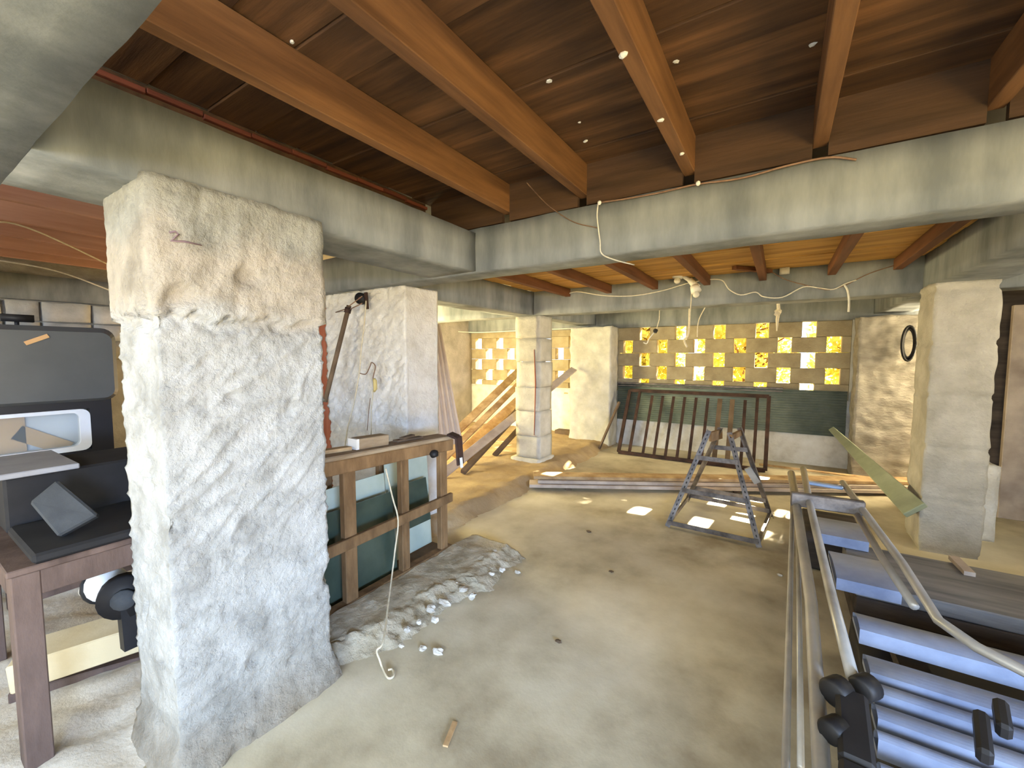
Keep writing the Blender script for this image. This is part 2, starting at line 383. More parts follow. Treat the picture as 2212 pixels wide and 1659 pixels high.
for (px, py, zz, r) in ((1347,115,2.575,.012),(1428,257,2.575,.010),(1473,330,2.575,.009),(2183,182,2.765,.012),(1187,170,2.765,.012),(630,88,2.765,.008),(1265,303,2.765,.009),(1252,262,2.765,.006),(1460,128,2.765,.012),(1755,92,2.765,.010)):
    p = P(px, py, z=zz); MB().blob((p.x, p.y, zz-0.004), (r*1.4, r, r*0.8), px, seg=6, rings=4).build('plaster_dab', 'white_paint', cl)
ceiling('ceiling_far', 'board ceiling coloured with golden bounced light, on dark joists beyond the middle beam', -2.86, 1.02, 2.70, 5.03, 2.462, 0.195,
        [-2.35, -1.80, -1.25, -0.70, -0.18, 0.38, 0.85], 2.36, 'plank_bounce_lit', 'joist_dark', 0.065)
ceiling('ceiling_side', 'red brown board ceiling with joists over the van', -7.1, -2.32, 0.31, 2.43, 2.72, 0.212,
        [-2.9, -3.5, -4.08, -4.7, -5.3, -5.9, -6.4], 2.56, 'redwood', 'redwood_light', 0.05)

# ------------------------------------------------------------------ pillars
def stroke(p, a, sc=9.0, st=0.22):
    u = math.cos(a)*p.y + math.sin(a)*p.z + 0.6*p.x; v = -math.sin(a)*p.y + math.cos(a)*p.z
    return noise.noise(Vector((u*sc*st, v*sc*2.2, p.x*4)))
def ridge(v, k=5): return max(0.0, 1 - abs(v)*2.2)**k
def disp_left(p, n):
    w = Vector((p.x + 0.05*nz3(p, 5, 9), p.y + 0.06*nz3(p, 4, 2), p.z + 0.06*nz3(p, 4, 6)))
    e = 1.75 + 0.03*nz3(Vector((p.x, p.y, 0)), 9) + 0.03*nz3(Vector((p.x, p.y, 0)), 30)
    r = 0.006*nz3(p, 2.6, 1) + 0.003*nz3(p, 12, 7) + 0.003*nz3(p, 46, 3)
    if p.z > e: r += 0.024 + 0.006*stroke(w, 1.35, 12.0, 0.3)
    elif p.z > 0.85: r += 0.011*ridge(stroke(w, 0.75, 10.0, 0.25)) + 0.005*stroke(w, 0.75, 16.0, 0.3)
    else: r += 0.009*ridge(stroke(w, 0.15, 8.0, 0.35)) + 0.004*nz3(p, 26, 2)
    r -= 0.05*max(0, nz3(w, 8.5, 12) - 0.47)*2
    if e - 0.05 < p.z < e: r -= 0.012
    if p.z < 0.16: r += (0.16-p.z)*0.35
    return r
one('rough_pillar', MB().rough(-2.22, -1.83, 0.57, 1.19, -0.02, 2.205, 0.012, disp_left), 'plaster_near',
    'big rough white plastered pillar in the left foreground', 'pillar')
rp_ = bpy.data.objects['rough_pillar']
MB().tube([P(366, 502, x=-1.80), P(378, 500, x=-1.80), P(386, 506, x=-1.80), P(370, 520, x=-1.80), P(400, 522, x=-1.80), P(436, 530, x=-1.80)], [.003, .004, .004, .005, .004, .002], 5).build('faint_scrawl', 'stain_purple', rp_)
def disp_c2(p, n):
    if n.y < -0.5:
        return 0.010*nz3(p, 4, 1) + 0.018*noise.noise(Vector(((p.x+p.z*0.6)*9, p.y, (p.z-p.x*0.6)*34))) + 0.008*nz3(p, 30, 2) + (0.012 if p.z > 0.95+0.02*nz3(p, 12) else 0)
    return 0.006*nz3(p, 3, 2) + 0.003*nz3(p, 14, 5)
one('wide_pillar', MB().rough(-3.86, -2.74, 2.58, 2.98, 0.05, 2.2, 0.016, disp_c2), 'plaster',
    'wide white plastered pillar with a hanging pole, behind the glass rack', 'pillar')
# middle pillar of stacked blocks
t = thing('block_pillar', 'slim pale concrete block pillar with a red stain in the middle', 'pillar', (-3.0, 5.3, 0.0))
z = -0.02
for i, hgt in enumerate((0.16, 0.31, 0.36, 0.34, 0.36, 0.33, 0.315)):
    e = 0.05 if i == 0 else 0.0; jj = 0.006*((i*5) % 3 - 1)
    MB().rough(-3.19+jj-e, -2.81+jj+e, 5.10+jj-e, 5.48, z+0.004, z+hgt-0.004, 0.06, lambda p, n: 0.008*nz3(p, 5, 2)).build('block', 'block', t, smooth=True)
    z += hgt
MB().box(-3.10, -2.90, 5.13, 5.44, 0.0, 2.12).build('mortar_core', 'plaster_grey', t)
MB().tube([P(1154, 755, y=5.095), P(1157, 830, y=5.095), P(1154, 940, y=5.095)], [0.006, 0.010, 0.005], 6).build('red_stain', 'stain_red', t)
def disp_r(p, n):
    return 0.012*nz3(Vector((p.x, p.y, p.z*2.4)), 3.2, 3) + 0.008*nz3(p, 10, 5) + (0.008 if (p.z % 0.42) > 0.04 else -0.004) - 0.006
one('right_pillar', MB().rough(1.01, 1.37, 4.62, 5.05, -0.02, 2.17, 0.022, disp_r), 'plaster_beige',
    'thick plastered stone pillar on the right beside the ladder', 'pillar')
def disp_p(p, n): return 0.018*nz3(Vector((p.x, p.y, p.z*2.2)), 4, 3) + 0.012*nz3(p, 11, 5)
one('stone_pier', MB().rough(-3.22, -2.46, 7.0, 7.37, 0.0, 2.10, 0.035, disp_p), 'plaster_grey',
    'whitewashed pier left of the pierced block wall', 'pier')
one('stone_pier', MB().rough(0.84, 1.44, 7.0, 7.37, 0.0, 2.10, 0.03, disp_p), 'plaster_stone',
    'stained stone pier right of the pierced block wall', 'pier')

# ------------------------------------------------------------------ walls
# pierced block wall at the back: every block of the lattice is a piece
wf = bpy.data.objects.new('wall_far', None); COL.objects.link(wf); wf.location = (-2.3, 7.4, 0); struct(wf, 'pierced concrete block wall with bright openings')
MB().rough(-5.9, 2.7, 7.42, 7.58, -0.1, 0.965, 0.12, lambda p, n: 0.008*nz3(p, 4, 1)).build('lower_wall', 'plaster', wf)
def lattice(x0, x1, cols, z0, rows, first_parity):
    for r in range(rows):
        za = z0 + r*0.225; zb = za + 0.225
        hs = [c for k, c in enumerate(cols) if (k + r) % 2 == first_parity]
        edges = [x0]
        for c in hs: edges += [c-0.085, c+0.085]
        edges.append(x1)
        for a, b in zip(edges[0::2], edges[1::2]):
            if b-a > 0.02: MB().box(a+0.001, b-0.001, 7.42+0.003*((r*3+int(a*7)) % 3), 7.56, za+0.0015, zb-0.0015).build('block', 'screen_block', wf, bevel=0.006)
colsR = [-2.295 + 0.2925*k for k in range(11)]
lattice(-2.48, 0.82, colsR, 0.965, 5, 1)      # rows counted from below; odd columns open in the lowest course
colsL = [-5.63 + 0.2835*k for k in range(9)]
lattice(-5.85, -3.18, colsL, 0.845+0.0, 5, 0)
MB().box(-5.85, -3.18, 7.42, 7.56, 1.97, 2.10).build('top_course', 'screen_block', wf)
MB().box(0.82, 2.7, 7.42, 7.56, 0.965, 2.10).build('side_panel', 'plaster_grey', wf)
MB().box(-3.18, -2.48, 7.42, 7.56, 0.965, 2.10).build('side_panel', 'plaster_grey', wf)
# left wall of the far room and the stone wall behind the van
def disp_w(p, n): return 0.012*nz3(p, 2.5, 3) + 0.006*nz3(p, 9, 5)
struct(MB().rough(-6.0, -5.82, 5.36, 7.42, -0.1, 2.44, 0.1, disp_w).build('wall_left_far', 'plaster_beige'), 'yellow lit plaster wall of the far room')
struct(MB().rough(-7.1, -6.86, -3.0, 5.4, -0.1, 1.55, 0.15, disp_w).build('wall_left', 'plaster_grey'), 'whitewashed stone wall behind the van')
wl = bpy.data.objects['wall_left']; k = 0; y = -1.2
random.seed(3)
while y < 3.4:
    w = random.uniform(0.16, 0.5); zt = 1.55
    for hh in (0.22, 0.20, 0.22):
        MB().rough(-7.08, -6.84+random.uniform(0, .03), y, y+w-0.03, zt+0.008, zt+hh-0.012, 0.08, lambda p, n: 0.02*nz3(p, 6, k)).build('stone', 'plaster_grey', wl); zt += hh
    y += w; k += 1
MB().box(-7.06, -6.90, -3, 5.4, 1.5, 2.8).build('mortar_core', 'plaster_stone', wl)
struct(MB().box(2.62, 2.78, 1.0, 7.6, -0.1, 2.5).build('wall_right', 'dark_board'), 'dark wall at the far right')
struct(MB().box(2.62, 2.78, -3.2, 1.0, 1.85, 2.8).build('lintel_light_blocker', 'plaster_grey'))  # unseen lintel added to cut the right-hand light high on the pillar
struct(MB().box(-7.2, -6.95, 5.3, 7.6, -0.1, 2.44).build('wall_left_back', 'plaster_grey'))
struct(MB().box(-2.6, -1.6, -3.2, -3.05, -0.1, 2.8).build('wall_back', 'plaster_grey'))

# ------------------------------------------------------------------ back wall: corrugated sheet, grate, stick
def corr(x0, x1, z0, z1, y, pitch, amp):
    m = MB(); n = int((z1-z0)/pitch*6)
    return m.grid(1, n, lambda u, v: (x0+(x1-x0)*u, y + amp*math.sin(v*(z1-z0)/pitch*2*math.pi), z0+(z1-z0)*v))
t = thing('corrugated_sheet', 'grey green corrugated metal sheet along the foot of the pierced wall', 'metal sheet', (-0.8, 7.36, 0.46))
o = corr(-2.45, 0.80, 0.46, 1.10, 7.37, 0.036, 0.007).build('ribbed_sheet', 'sheet_green', t)
md = o.modifiers.new('thick', 'SOLIDIFY'); md.thickness = 0.003
MB().box(-2.45, 0.05, 7.335, 7.395, 1.095, 1.125).build('edge_rail', 'galv', t, bevel=0.004)
MB().box(-2.45, 0.05, 7.34, 7.39, 1.06, 1.08).build('edge_rail', 'galv', t, bevel=0.004)

t = thing('metal_grate', 'rusty barred metal gate leaning on the corrugated sheet', 'gate', (-1.15, 6.7, 0.0))
def gp(u, w): return Vector((-2.17 + u*2.05, 6.62 + w*0.56 + 0.0*u, 0.03 + w*0.97))
MB().bar(gp(0, 0), gp(1, 0), 0.05, 0.05).build('bottom_rail', 'rust', t)
MB().bar(gp(0, 1), gp(1, 1), 0.05, 0.05).build('top_rail', 'rust', t)
for u in (0, 1, 0.085, 0.93):
    MB().bar(gp(u, 0), gp(u, 1), 0.05 if u in (0, 1) else 0.04, 0.04, (0, 1, 0)).build('side_post', 'rust', t)
for i in range(9):
    u = 0.19 + i*0.083
    MB().bar(gp(u, 0.01), gp(u, 0.93), 0.042 if i not in (6, 7) else 0.065, 0.012, (0, 1, 0)).build('bar', 'rust' if i not in (6, 7) else 'board_dark', t)
one('wood_stick', MB().bar(P(1292, 975, y=6.70), P(1338, 868, y=6.96), 0.055, 0.03, (1, 0, 0)), 'board_dark', 'grey stick leaning beside the rusty gate', 'stick', bevel=0.003)

# long planks lying across the floor in front of the gate
a = Vector((-2.50, 4.30, 0)); b = Vector((1.55, 6.60, 0)); d = (b-a).normalized(); pn = Vector((-d.y, d.x, 0))
labs = ['lowest long grey plank lying across the floor behind the slotted stepladder', 'middle long grey plank stacked across the floor behind the slotted stepladder', 'topmost pale plank of the stack across the floor behind the slotted stepladder']
for i in range(3):
    off = pn*(0.03*i) + d*(0.05*((i*2) % 3))
    z0 = 0.055 + 0.042*i
    one('long_plank', MB().bar(a+off+Vector((0,0,z0)), b+off+Vector((0,0,z0)), 0.20, 0.038), ('board_grey', 'board_grey', 'board_wood')[i], labs[i], 'plank', 'planks stacked across the floor', bevel=0.003)
for i, s_ in enumerate((0.10, 0.52, 0.9)):
    c = a.lerp(b, s_) + pn*0.05
    one('wood_bearer', MB().bar(c - pn*0.11 + Vector((0,0,0.018)), c + pn*0.11 + Vector((0,0,0.018)), 0.07, 0.034), 'board_dark',
        ('short bearer under the left end of the long planks', 'short bearer under the middle of the long planks', 'short bearer under the right end of the long planks')[i], 'wood block', 'bearers under the planks')
one('thin_pole', MB().tube([P(1640, 1003, z=.03), P(1760, 1018, z=.03), P(1960, 1042, z=.03)], 0.016, 8), 'board_wood', 'thin pale pole lying on the floor below the gate', 'pole')
m = MB(); a_ = P(1797, 927, y=7.0); b_ = P(1978, 1103, x=0.965); ax = (b_-a_).normalized()
sd = ax.cross(((a_+b_)/2 - Vector((0, 0, CAM_H))).normalized()).normalized(); th = sd.cross(ax).normalized()*0.02
m.v = [a_-sd*.035-th, a_+sd*.035-th, a_+sd*.035+th, a_-sd*.035+th, b_-sd*.085-th, b_+sd*.085-th, b_+sd*.085+th, b_-sd*.085+th]
m.f = [(0,1,2,3), (4,7,6,5), (0,4,5,1), (1,5,6,2), (2,6,7,3), (3,7,4,0)]
one('green_plank', m, 'green_pipe', 'tapering pale green plank slanting against the right pillar', 'plank', bevel=0.006)

# ------------------------------------------------------------------ slotted angle steel stepladder
t = thing('angle_stepladder', 'bare A-frame stepladder of slotted angle steel on the floor', 'stepladder', (-0.45, 4.4, 0))
FL, FR, BR, BL = Vector((-0.83, 3.98, .01)), Vector((-0.09, 3.95, .01)), Vector((-0.02, 4.78, .01)), Vector((-0.81, 4.86, .01))
TFL, TFR = P(1532, 930, y=4.34), P(1576, 934, y=4.34)
TBL, TBR = P(1556, 924, y=4.46), P(1597, 924, y=4.46)
def angle(m, p, q, w, inn):
    """L-section bar"""
    p = Vector(p); q = Vector(q); inn = Vector(inn)
    m.bar(p, q, w, 0.004, inn); dd = (q-p).normalized(); s_ = dd.cross(inn).normalized()
    m.bar(p + s_*w/2 + inn.normalized()*w/2, q + s_*w/2 + inn.normalized()*w/2, 0.004, w, inn)
    return m
for p, q, i_ in ((FL, TFL, (0, 1, 0)), (FR, TFR, (0, 1, 0)), (BR, TBR, (0, -1, 0)), (BL, TBL, (0, -1, 0))):
    lg = angle(MB(), p, q, 0.042, i_).build('leg', 'galv', t)
    h = MB()
    for k in range(1, 22):
        c = p.lerp(q, k/22.0) - Vector(i_)*0.0035
        dd = (q-p).normalized(); h.bar(c-dd*0.010, c+dd*0.010, 0.010, 0.002, i_)
    h.build('slots', 'black_plastic', lg)['kind'] = 'stuff'
def rung(pa, qa, pb, qb, u, nm='rung', w=0.04, zz=0):
    a_ = pa.lerp(qa, u) + Vector((0, 0, zz)); b_ = pb.lerp(qb, u) + Vector((0, 0, zz)); return angle(MB(), a_, b_, w, (0, 0, 1)).build(nm, 'galv', t)
for u in (0.03, 0.36, 0.70): rung(FL, TFL, FR, TFR, u)
for u in (0.05, 0.17, 0.74): rung(BL, TBL, BR, TBR, u)
for pa, qa, pb, qb in ((FL, TFL, BL, TBL), (FR, TFR, BR, TBR)):
    angle(MB(), pa.lerp(qa, .04), pb.lerp(qb, .04), 0.035, (0, 0, 1)).build('side_brace', 'galv', t)
MB().bar(TFL.lerp(FL, .07)+Vector((.03, .03, 0)), TBL.lerp(BL, .07)+Vector((.03, 0, 0)), 0.03, 0.09).build('top_board', 'frame_wood', t)
MB().bar(TFR.lerp(FR, .05), TBR.lerp(BR, .05), 0.03, 0.05).build('top_board', 'frame_wood', t)
MB().bar(BR.lerp(TBR, .40)+Vector((-.01, -.03, 0)), BR.lerp(TBR, .56)+Vector((-.05, -.03, 0)), 0.06, 0.02, (0, 1, 0)).build('gusset_plate', 'alu', t)

# ------------------------------------------------------------------ leaning boards and corrugated panel in the far room
bd = [((905, 1012, .12), (1122, 800, 6.3), .13, .03, 'board_wood', 'topmost long board of the leaning pile by the middle pillar'),
      ((930, 1020, .12), (1128, 822, 6.3), .10, .03, 'board_wood', 'second long board from the top of the leaning pile'),
      ((950, 1030, .12), (1240, 797, 6.9), .12, .03, 'board_grey', 'long board of the leaning pile whose end shows right of the pillar'),
      ((985, 990, .12), (1128, 858, 6.0), .16, .035, 'board_wood', 'broad pale board in the middle of the leaning pile'),
      ((1000, 1020, .12), (1130, 882, 5.9), .07, .05, 'board_dark', 'dark square timber lowest in front of the leaning pile'),
      ((1012, 1000, .12), (1142, 858, 5.6), .06, .04, 'board_dark', 'thin dark batten just above the lowest timber of the pile'),
      ((1068, 984, .11), (1140, 905, 5.9), .08, .03, 'board_dark', 'short dark board end nearest the foot of the middle pillar')]
for a_, b_, w, h, m_, lab in bd:
    p = P(a_[0], a_[1], z=a_[2]); q = P(b_[0], b_[1], y=b_[2])
    one('leaning_board', MB().bar(p, q, w, h, (0.3, -0.8, 0.5)), m_, lab, 'board', 'boards leaning in the far room', bevel=0.003)
a_ = P(950, 700, y=4.2); b_ = P(1000, 960, y=4.0); c_ = P(905, 960, y=3.55); d_ = P(905, 700, y=3.9)
def cs(u, v):
    l = d_.lerp(c_, v); r = a_.lerp(b_, v); p = l.lerp(r, u); n = (r-l).cross(c_-d_).normalized()
    return p + n*0.018*math.sin(u*2*math.pi*7)
o = one('leaning_corrugated_sheet', MB().grid(84, 2, cs), 'sheet_pale', 'pinkish corrugated panel propped behind the wide pillar', 'metal sheet')
md = o.modifiers.new('thick', 'SOLIDIFY'); md.thickness = 0.004
one('wood_plinth', MB().box(-3.62, -3.26, 7.18, 7.38, 0.05, 0.17), 'board_dark', 'brown block at the foot of the far wall behind the middle pillar', 'block', bevel=0.01)

# ------------------------------------------------------------------ wide pillar fittings
one('wood_post', MB().box(-4.14, -3.93, 2.62, 2.76, 0.03, 2.2), 'post_red', 'reddish wooden post standing left of the wide pillar', 'post', bevel=0.006)
t = thing('pulley', 'black pulley wheel on the wide pillar below the beam', 'pulley', P(780, 645, y=2.53))
c = P(780, 645, y=2.53)
MB().tube([c + Vector((0.01, -0.022, 0)), c + Vector((-0.01, 0.022, 0))], 0.052, 20).build('wheel', 'black_plastic', t)
MB().tube([c + Vector((0.01, -0.03, 0)), c + Vector((-0.01, 0.07, 0))], 0.012, 10).build('axle', 'rust', t)
MB().bar(c + Vector((0.07, 0.0, 0.05)), c + Vector((0.08, 0.0, -0.10)), 0.03, 0.02, (0, 1, 0)).build('bracket', 'rust', t)
t = thing('hanging_pole', 'brown pole hanging aslant in front of the wide pillar', 'pole', P(702, 865, y=2.30))
p, q = P(754, 660, y=2.47), P(702, 868, y=2.30)
MB().tube([p, q], 0.021, 10).build('shaft', 'board_dark', t)
MB().tube([p + (q-p).normalized()*0.02, p + (q-p).normalized()*0.07], 0.03, 10).build('collar', 'rust', t)
one('tie_wire', MB().tube([P(716, 678, y=2.62), P(745, 668, y=2.46), P(782, 640, y=2.47)], 0.005, 5).tube([P(756, 668, y=2.46), P(783, 655, y=2.5)], 0.005, 5), 'wire_brown', 'brown wire tying the hanging pole to post and pulley', 'wire')
one('pulley_rope', MB().tube([P(791, 650, y=2.52), P(787, 700, y=2.5), P(780, 760, y=2.5), P(777, 800, y=2.5), P(765, 870, y=2.45), P(752, 920, y=2.4), P(745, 965, y=2.36)], 0.006, 6), 'rope', 'thin pale rope falling from the pulley', 'rope')
t = thing('cord_reel', 'cord with a yellow handle hanging on the wide pillar', 'cord', P(808, 850, y=2.5))
MB().tube([P(776, 806, y=2.5), P(790, 808, y=2.5), P(799, 792, y=2.5), P(803, 783, y=2.5), P(811, 792, y=2.5), P(806, 815, y=2.5), P(808, 832, y=2.5)], 0.005, 6).build('loop', 'wire_brown', t)
MB().tube([P(808, 818, y=2.5), P(810, 822, y=2.5), P(811, 840, y=2.5), P(808, 846, y=2.5)], [0.012, 0.017, 0.017, 0.010], 8).build('handle', 'yellow_plastic', t)
MB().tube([P(806, 846, y=2.5), P(803, 880, y=2.5), P(801, 955, y=2.5)], 0.004, 6).build('cord_strand', 'rope', t)
MB().tube([P(800, 860, y=2.5), P(797, 885, y=2.5), P(793, 930, y=2.5)], 0.003, 6).build('cord_strand', 'wire_brown', t)
one('surface_cable', MB().tube([P(717, 634, y=2.55), P(745, 631, y=2.55), P(772, 629, y=2.55), P(786, 634, y=2.55)], 0.005, 6), 'wire_white', 'short white cable along the top of the wide pillar', 'cable')
one('beam_block', MB().rough(-2.35, -2.22, 1.36, 1.46, 2.09, 2.2, 0.03, lambda p, n: 0.012*nz3(p, 20)), 'black_plastic', 'small dark block under the beam beside the rough pillar', 'block')

# ------------------------------------------------------------------ glass rack
X0 = -2.20
t = thing('glass_rack', 'wooden rack holding green glass sheets behind the rough pillar', 'rack', (-2.3, 1.95, 0.03))
tp0 = Vector((-2.17, 1.30, 0.955)); tp1 = Vector((-2.17, 2.50, 0.90))
MB().bar(tp0, tp1, 0.05, 0.085).build('top_rail', 'frame_wood', t, bevel=0.006)
MB().bar(tp0 + Vector((-.06, 0, .055)), tp1 + Vector((-.06, .0, .055)), 0.17, 0.03).build('top_board', 'rail_wood', t, bevel=0.008)
for yy, w in ((1.575, .085), (2.02, .07), (2.42, .075)):
    MB().bar((X0, yy, 0.03), (X0, yy+0.0, 0.90), w, 0.05, (1, 0, 0)).build('post', 'frame_wood', t, bevel=0.005)
    MB().bar((X0-0.36, yy+.1, 0.03), (X0-0.36, yy+.1, 0.88), 0.05, 0.05, (1, 0, 0)).build('back_post', 'frame_wood', t, bevel=0.005)
MB().bar((X0+.03, 1.30, 0.455), (X0+.03, 2.50, 0.475), 0.03, 0.07).build('mid_rail', 'frame_wood', t, bevel=0.004)
MB().bar((X0, 1.30, 0.05), (X0, 2.50, 0.05), 0.07, 0.07).build('bottom_rail', 'frame_wood', t, bevel=0.004)
MB().bar((X0-.36, 1.4, 0.88), (X0-.36, 2.55, 0.84), 0.05, 0.05).build('back_rail', 'frame_wood', t, bevel=0.004)
MB().box(-2.60, -2.16, 1.30, 2.52, 0.0, 0.04).build('base_board', 'board_dark', t)
mat('glass_shade_tinted', srgb(50, 60, 50), srgb(76, 86, 72), 2.5, 0.15, spec=0.5)  # the shade seen through the panes is put into this glass colour
mat('glass_mint', srgb(168, 180, 164), srgb(198, 206, 190), 2, 0.25, spec=0.5)
gl = [((-2.43, -2.33), 1.33, 2.04, 0.05, 0.74, 'glass_mint', 'tall pale mint glass sheet at the back left of the rack'),
      ((-2.45, -2.36), 2.06, 2.50, 0.05, 0.86, 'glass_mint', 'tall pale mint glass sheet at the right end of the rack'),
      ((-2.34, -2.25), 1.34, 2.03, 0.05, 0.62, 'glass_shade_tinted', 'green glass sheet, shade behind it put into its colour, at the front left of the rack'),
      ((-2.36, -2.26), 2.06, 2.40, 0.30, 0.63, 'glass_shade_tinted', 'small green glass sheet, shade behind it put into its colour, at the right end of the rack')]
for (xb, xt), y0, y1, z0, z1, m_, lab in gl:
    xt2 = xb + 0.04
    m = MB(); b_ = 0
    m.v = [Vector(p) for p in ((xb+.05, y0, z0), (xb+.05, y1, z0), (xb, y1, z1), (xb, y0, z1), (xb+.058, y0, z0), (xb+.058, y1, z0), (xb+.008, y1, z1), (xb+.008, y0, z1))]
    m.f = [(0,3,2,1), (4,5,6,7), (0,1,5,4), (1,2,6,5), (2,3,7,6), (3,0,4,7)]
    one('glass_sheet', m, m_, lab, 'glass sheet', 'glass sheets in the rack')
zt = lambda y: 0.955 + (y-1.3)/1.2*(-0.055) + 0.071
t = thing('wood_block', 'short block with a white end on the glass rack', 'block', (-2.24, 1.80, zt(1.8)))
MB().bar((-2.24, 1.665, zt(1.66)+.036), (-2.24, 1.90, zt(1.9)+.036), 0.09, 0.07).build('block_body', 'rail_wood', t, bevel=0.004)
MB().bar((-2.24, 1.645, zt(1.65)+.036), (-2.24, 1.664, zt(1.66)+.036), 0.085, 0.066).build('end_cap', 'white_paint', t)
one('batten', MB().bar((-2.27, 1.33, zt(1.33)+.012), (-2.25, 1.63, zt(1.63)+.012), 0.06, 0.022), 'board_wood', 'thin batten left of the block on the glass rack', 'batten')
one('wood_scrap', MB().bar((-2.25, 2.0, zt(2.0)+.008), (-2.24, 2.24, zt(2.24)+.010), 0.05, 0.014).bar((-2.24, 2.05, zt(2.05)+.022), (-2.25, 2.17, zt(2.17)+.03), 0.04, 0.014), 'board_dark', 'dark wood scrap on the right of the glass rack top', 'scrap')
t = thing('strap_clamp', 'dark metal strap hooked over the right end of the glass rack', 'clamp', P(950, 990, x=-2.12))
q0 = Vector((-2.13, 2.46, 0.0))
MB().bar(q0 + Vector((-.05, 0.03, .985)), q0 + Vector((.02, .05, .96)), 0.10, 0.02).bar(q0 + Vector((.025, .05, .965)), q0 + Vector((.035, .06, .74)), 0.08, 0.018, (1, 0, 0)).build('strap', 'rust', t, bevel=0.006)
MB().bar(q0 + Vector((.045, .055, .80)), q0 + Vector((.05, .06, .72)), 0.022, 0.012, (1, 0, 0)).build('white_tip', 'white_paint', t)
MB().blob(q0 + Vector((.0, -.20, .875)), (0.035, 0.035, 0.03), 4, 0.1, 10, 8).build('knob', 'black_plastic', t, smooth=True)
one('hanging_string', MB().tube([P(833, 1012, x=-2.15), P(848, 1075, x=-2.13), P(860, 1125, x=-2.10), P(853, 1190, x=-2.08), P(847, 1240, x=-2.06), P(838, 1310, z=.135), P(828, 1385, z=.11), P(814, 1405, z=.09), P(820, 1425, z=.06), P(825, 1440, z=.025), P(838, 1464, z=.015), P(850, 1460, z=.015), P(848, 1446, z=.015), P(838, 1447, z=.015)], 0.0055, 6), 'rope',
    'pale string hanging from the glass rack to a curl on the floor', 'string')

# broken concrete sill below the rack, with loose rubble
def sill(u, v):
    y = 1.16 + v*1.60; wdt = 0.50 + 0.10*noise.noise(Vector((0, y*3, 1))) + (0.08 if y > 2.2 else 0) - 0.25*max(0, (1.5-y)/0.34)
    x = -2.16 + u*wdt
    prof = 1.0 if u < 0.62 else max(0, 1 - (u-0.62)/0.38)
    z_ = -0.015 + prof*(0.095 + 0.02*noise.noise(Vector((x*5, y*5, 2)))) + (0.018*noise.noise(Vector((x*17, y*17, 7))) + 0.010*noise.noise(Vector((x*38, y*38, 3))) if 0.55 < u < 0.97 else 0.006*noise.noise(Vector((x*15, y*15, 3))))
    if v in (0.0, 1.0): z_ = -0.02
    return (x, y, z_)
one('broken_sill', MB().grid(40, 110, sill), 'rubble', 'low broken concrete sill in front of the glass rack', 'sill')
random.seed(11)
spots = [(1048,1178),(1068,1192),(1090,1206),(1118,1222),(1010,1240),(985,1262),(1062,1240),(1020,1290),(960,1305),(930,1318),(905,1345),(880,1362),(912,1385),(868,1395),(945,1392),(940,1340),(1000,1275),(1085,1232)]
words = ['beside the far end of the broken sill', 'along the broken sill edge', 'near the curled string']
for i, (px, py) in enumerate(spots):
    r = random.uniform(0.014, 0.032); p = P(px, py, z=0.06 if i < 4 else 0.05)
    zz = 0.0 if i in (12, 14) else (0.045 if px < 1090 else 0.005)
    one('rubble_stone', MB().blob((p.x, p.y, zz + r*0.5), (r*random.uniform(1, 1.6), r, r*0.7), i, 0.3, 7, 5), 'chip',
        'loose pale rubble chip on the broken sill edge', 'stone', 'rubble chips on the broken sill')
one('wood_splinter', MB().bar(P(962, 1612, z=.006), P(983, 1560, z=.006), 0.022, 0.008), 'board_wood', 'pale wood splinter on the foreground floor', 'splinter')
for (px, py, r, lab) in ((1206, 1388, .014, 'small dark pebble in the middle of the foreground floor'), (1272, 1150, .016, 'small dark pebble left of the slotted stepladder'), (1685, 1244, .014, 'small pale pebble near the aluminium ladder'), (1320, 1236, .012, 'tiny dark pebble in front of the slotted stepladder')):
    p = P(px, py, z=0); one('pebble', MB().blob((p.x, p.y, r*.5), (r*1.5, r, r*.6), px, 0.2, 7, 5), 'chip' if 'pale' in lab else 'board_dark', lab, 'pebble')

# ------------------------------------------------------------------ ladder and boards in the right foreground
def PL(px, py, dz=0.0):
    a0 = P(px, py, z=0.0); C = Vector((0, 0, CAM_H)); d = a0 - C
    k = 0.13; c0 = 0.255 + dz         # z = c0 + k*y
    s_ = (c0 - CAM_H) / (d.z - k*d.y); return C + d*s_
t = thing('aluminium_ladder', 'folded aluminium stepladder lying on the blue boards at right', 'ladder', (0.4, 2.4, 0.45))
MB().tube([PL(1735, 1012), PL(1752, 1100), PL(1797, 1290), PL(1846, 1480)], 0.020, 10).build('front_rail', 'alu', t)
MB().tube([PL(1820, 1042), PL(1872, 1112), PL(1950, 1218), PL(2027, 1340), PL(2110, 1398), PL(2212, 1450), PL(2330, 1510)], 0.019, 10).build('front_rail', 'alu', t)
MB().tube([PL(1709, 1022, -.04), PL(1722, 1100, -.04), PL(1752, 1300, -.04), PL(1775, 1659, -.04), PL(1785, 1800, -.04)], 0.024, 10).build('rear_rail', 'alu', t)
MB().tube([PL(1845, 1100, -.04), PL(1905, 1205, -.04), PL(1975, 1310, -.04)], 0.018, 10).build('rear_rail', 'alu', t)
MB().tube([PL(1712, 1085, -.10), PL(1706, 1300, -.10), PL(1697, 1659, -.10), PL(1694, 1800, -.10)], 0.012, 8).build('stay_bar', 'alu', t)
MB().tube([PL(1722, 1100, -.08), PL(1726, 1300, -.08), PL(1730, 1659, -.08)], 0.010, 8).build('stay_bar', 'alu', t)
MB().bar(PL(1708, 1076), PL(1868, 1098), 0.05, 0.085).build('top_cap', 'galv', t, bevel=0.006)
MB().bar(PL(1745, 1042), PL(1822, 1054), .05, 0.022).build('tread', 'tread', t, bevel=0.006)
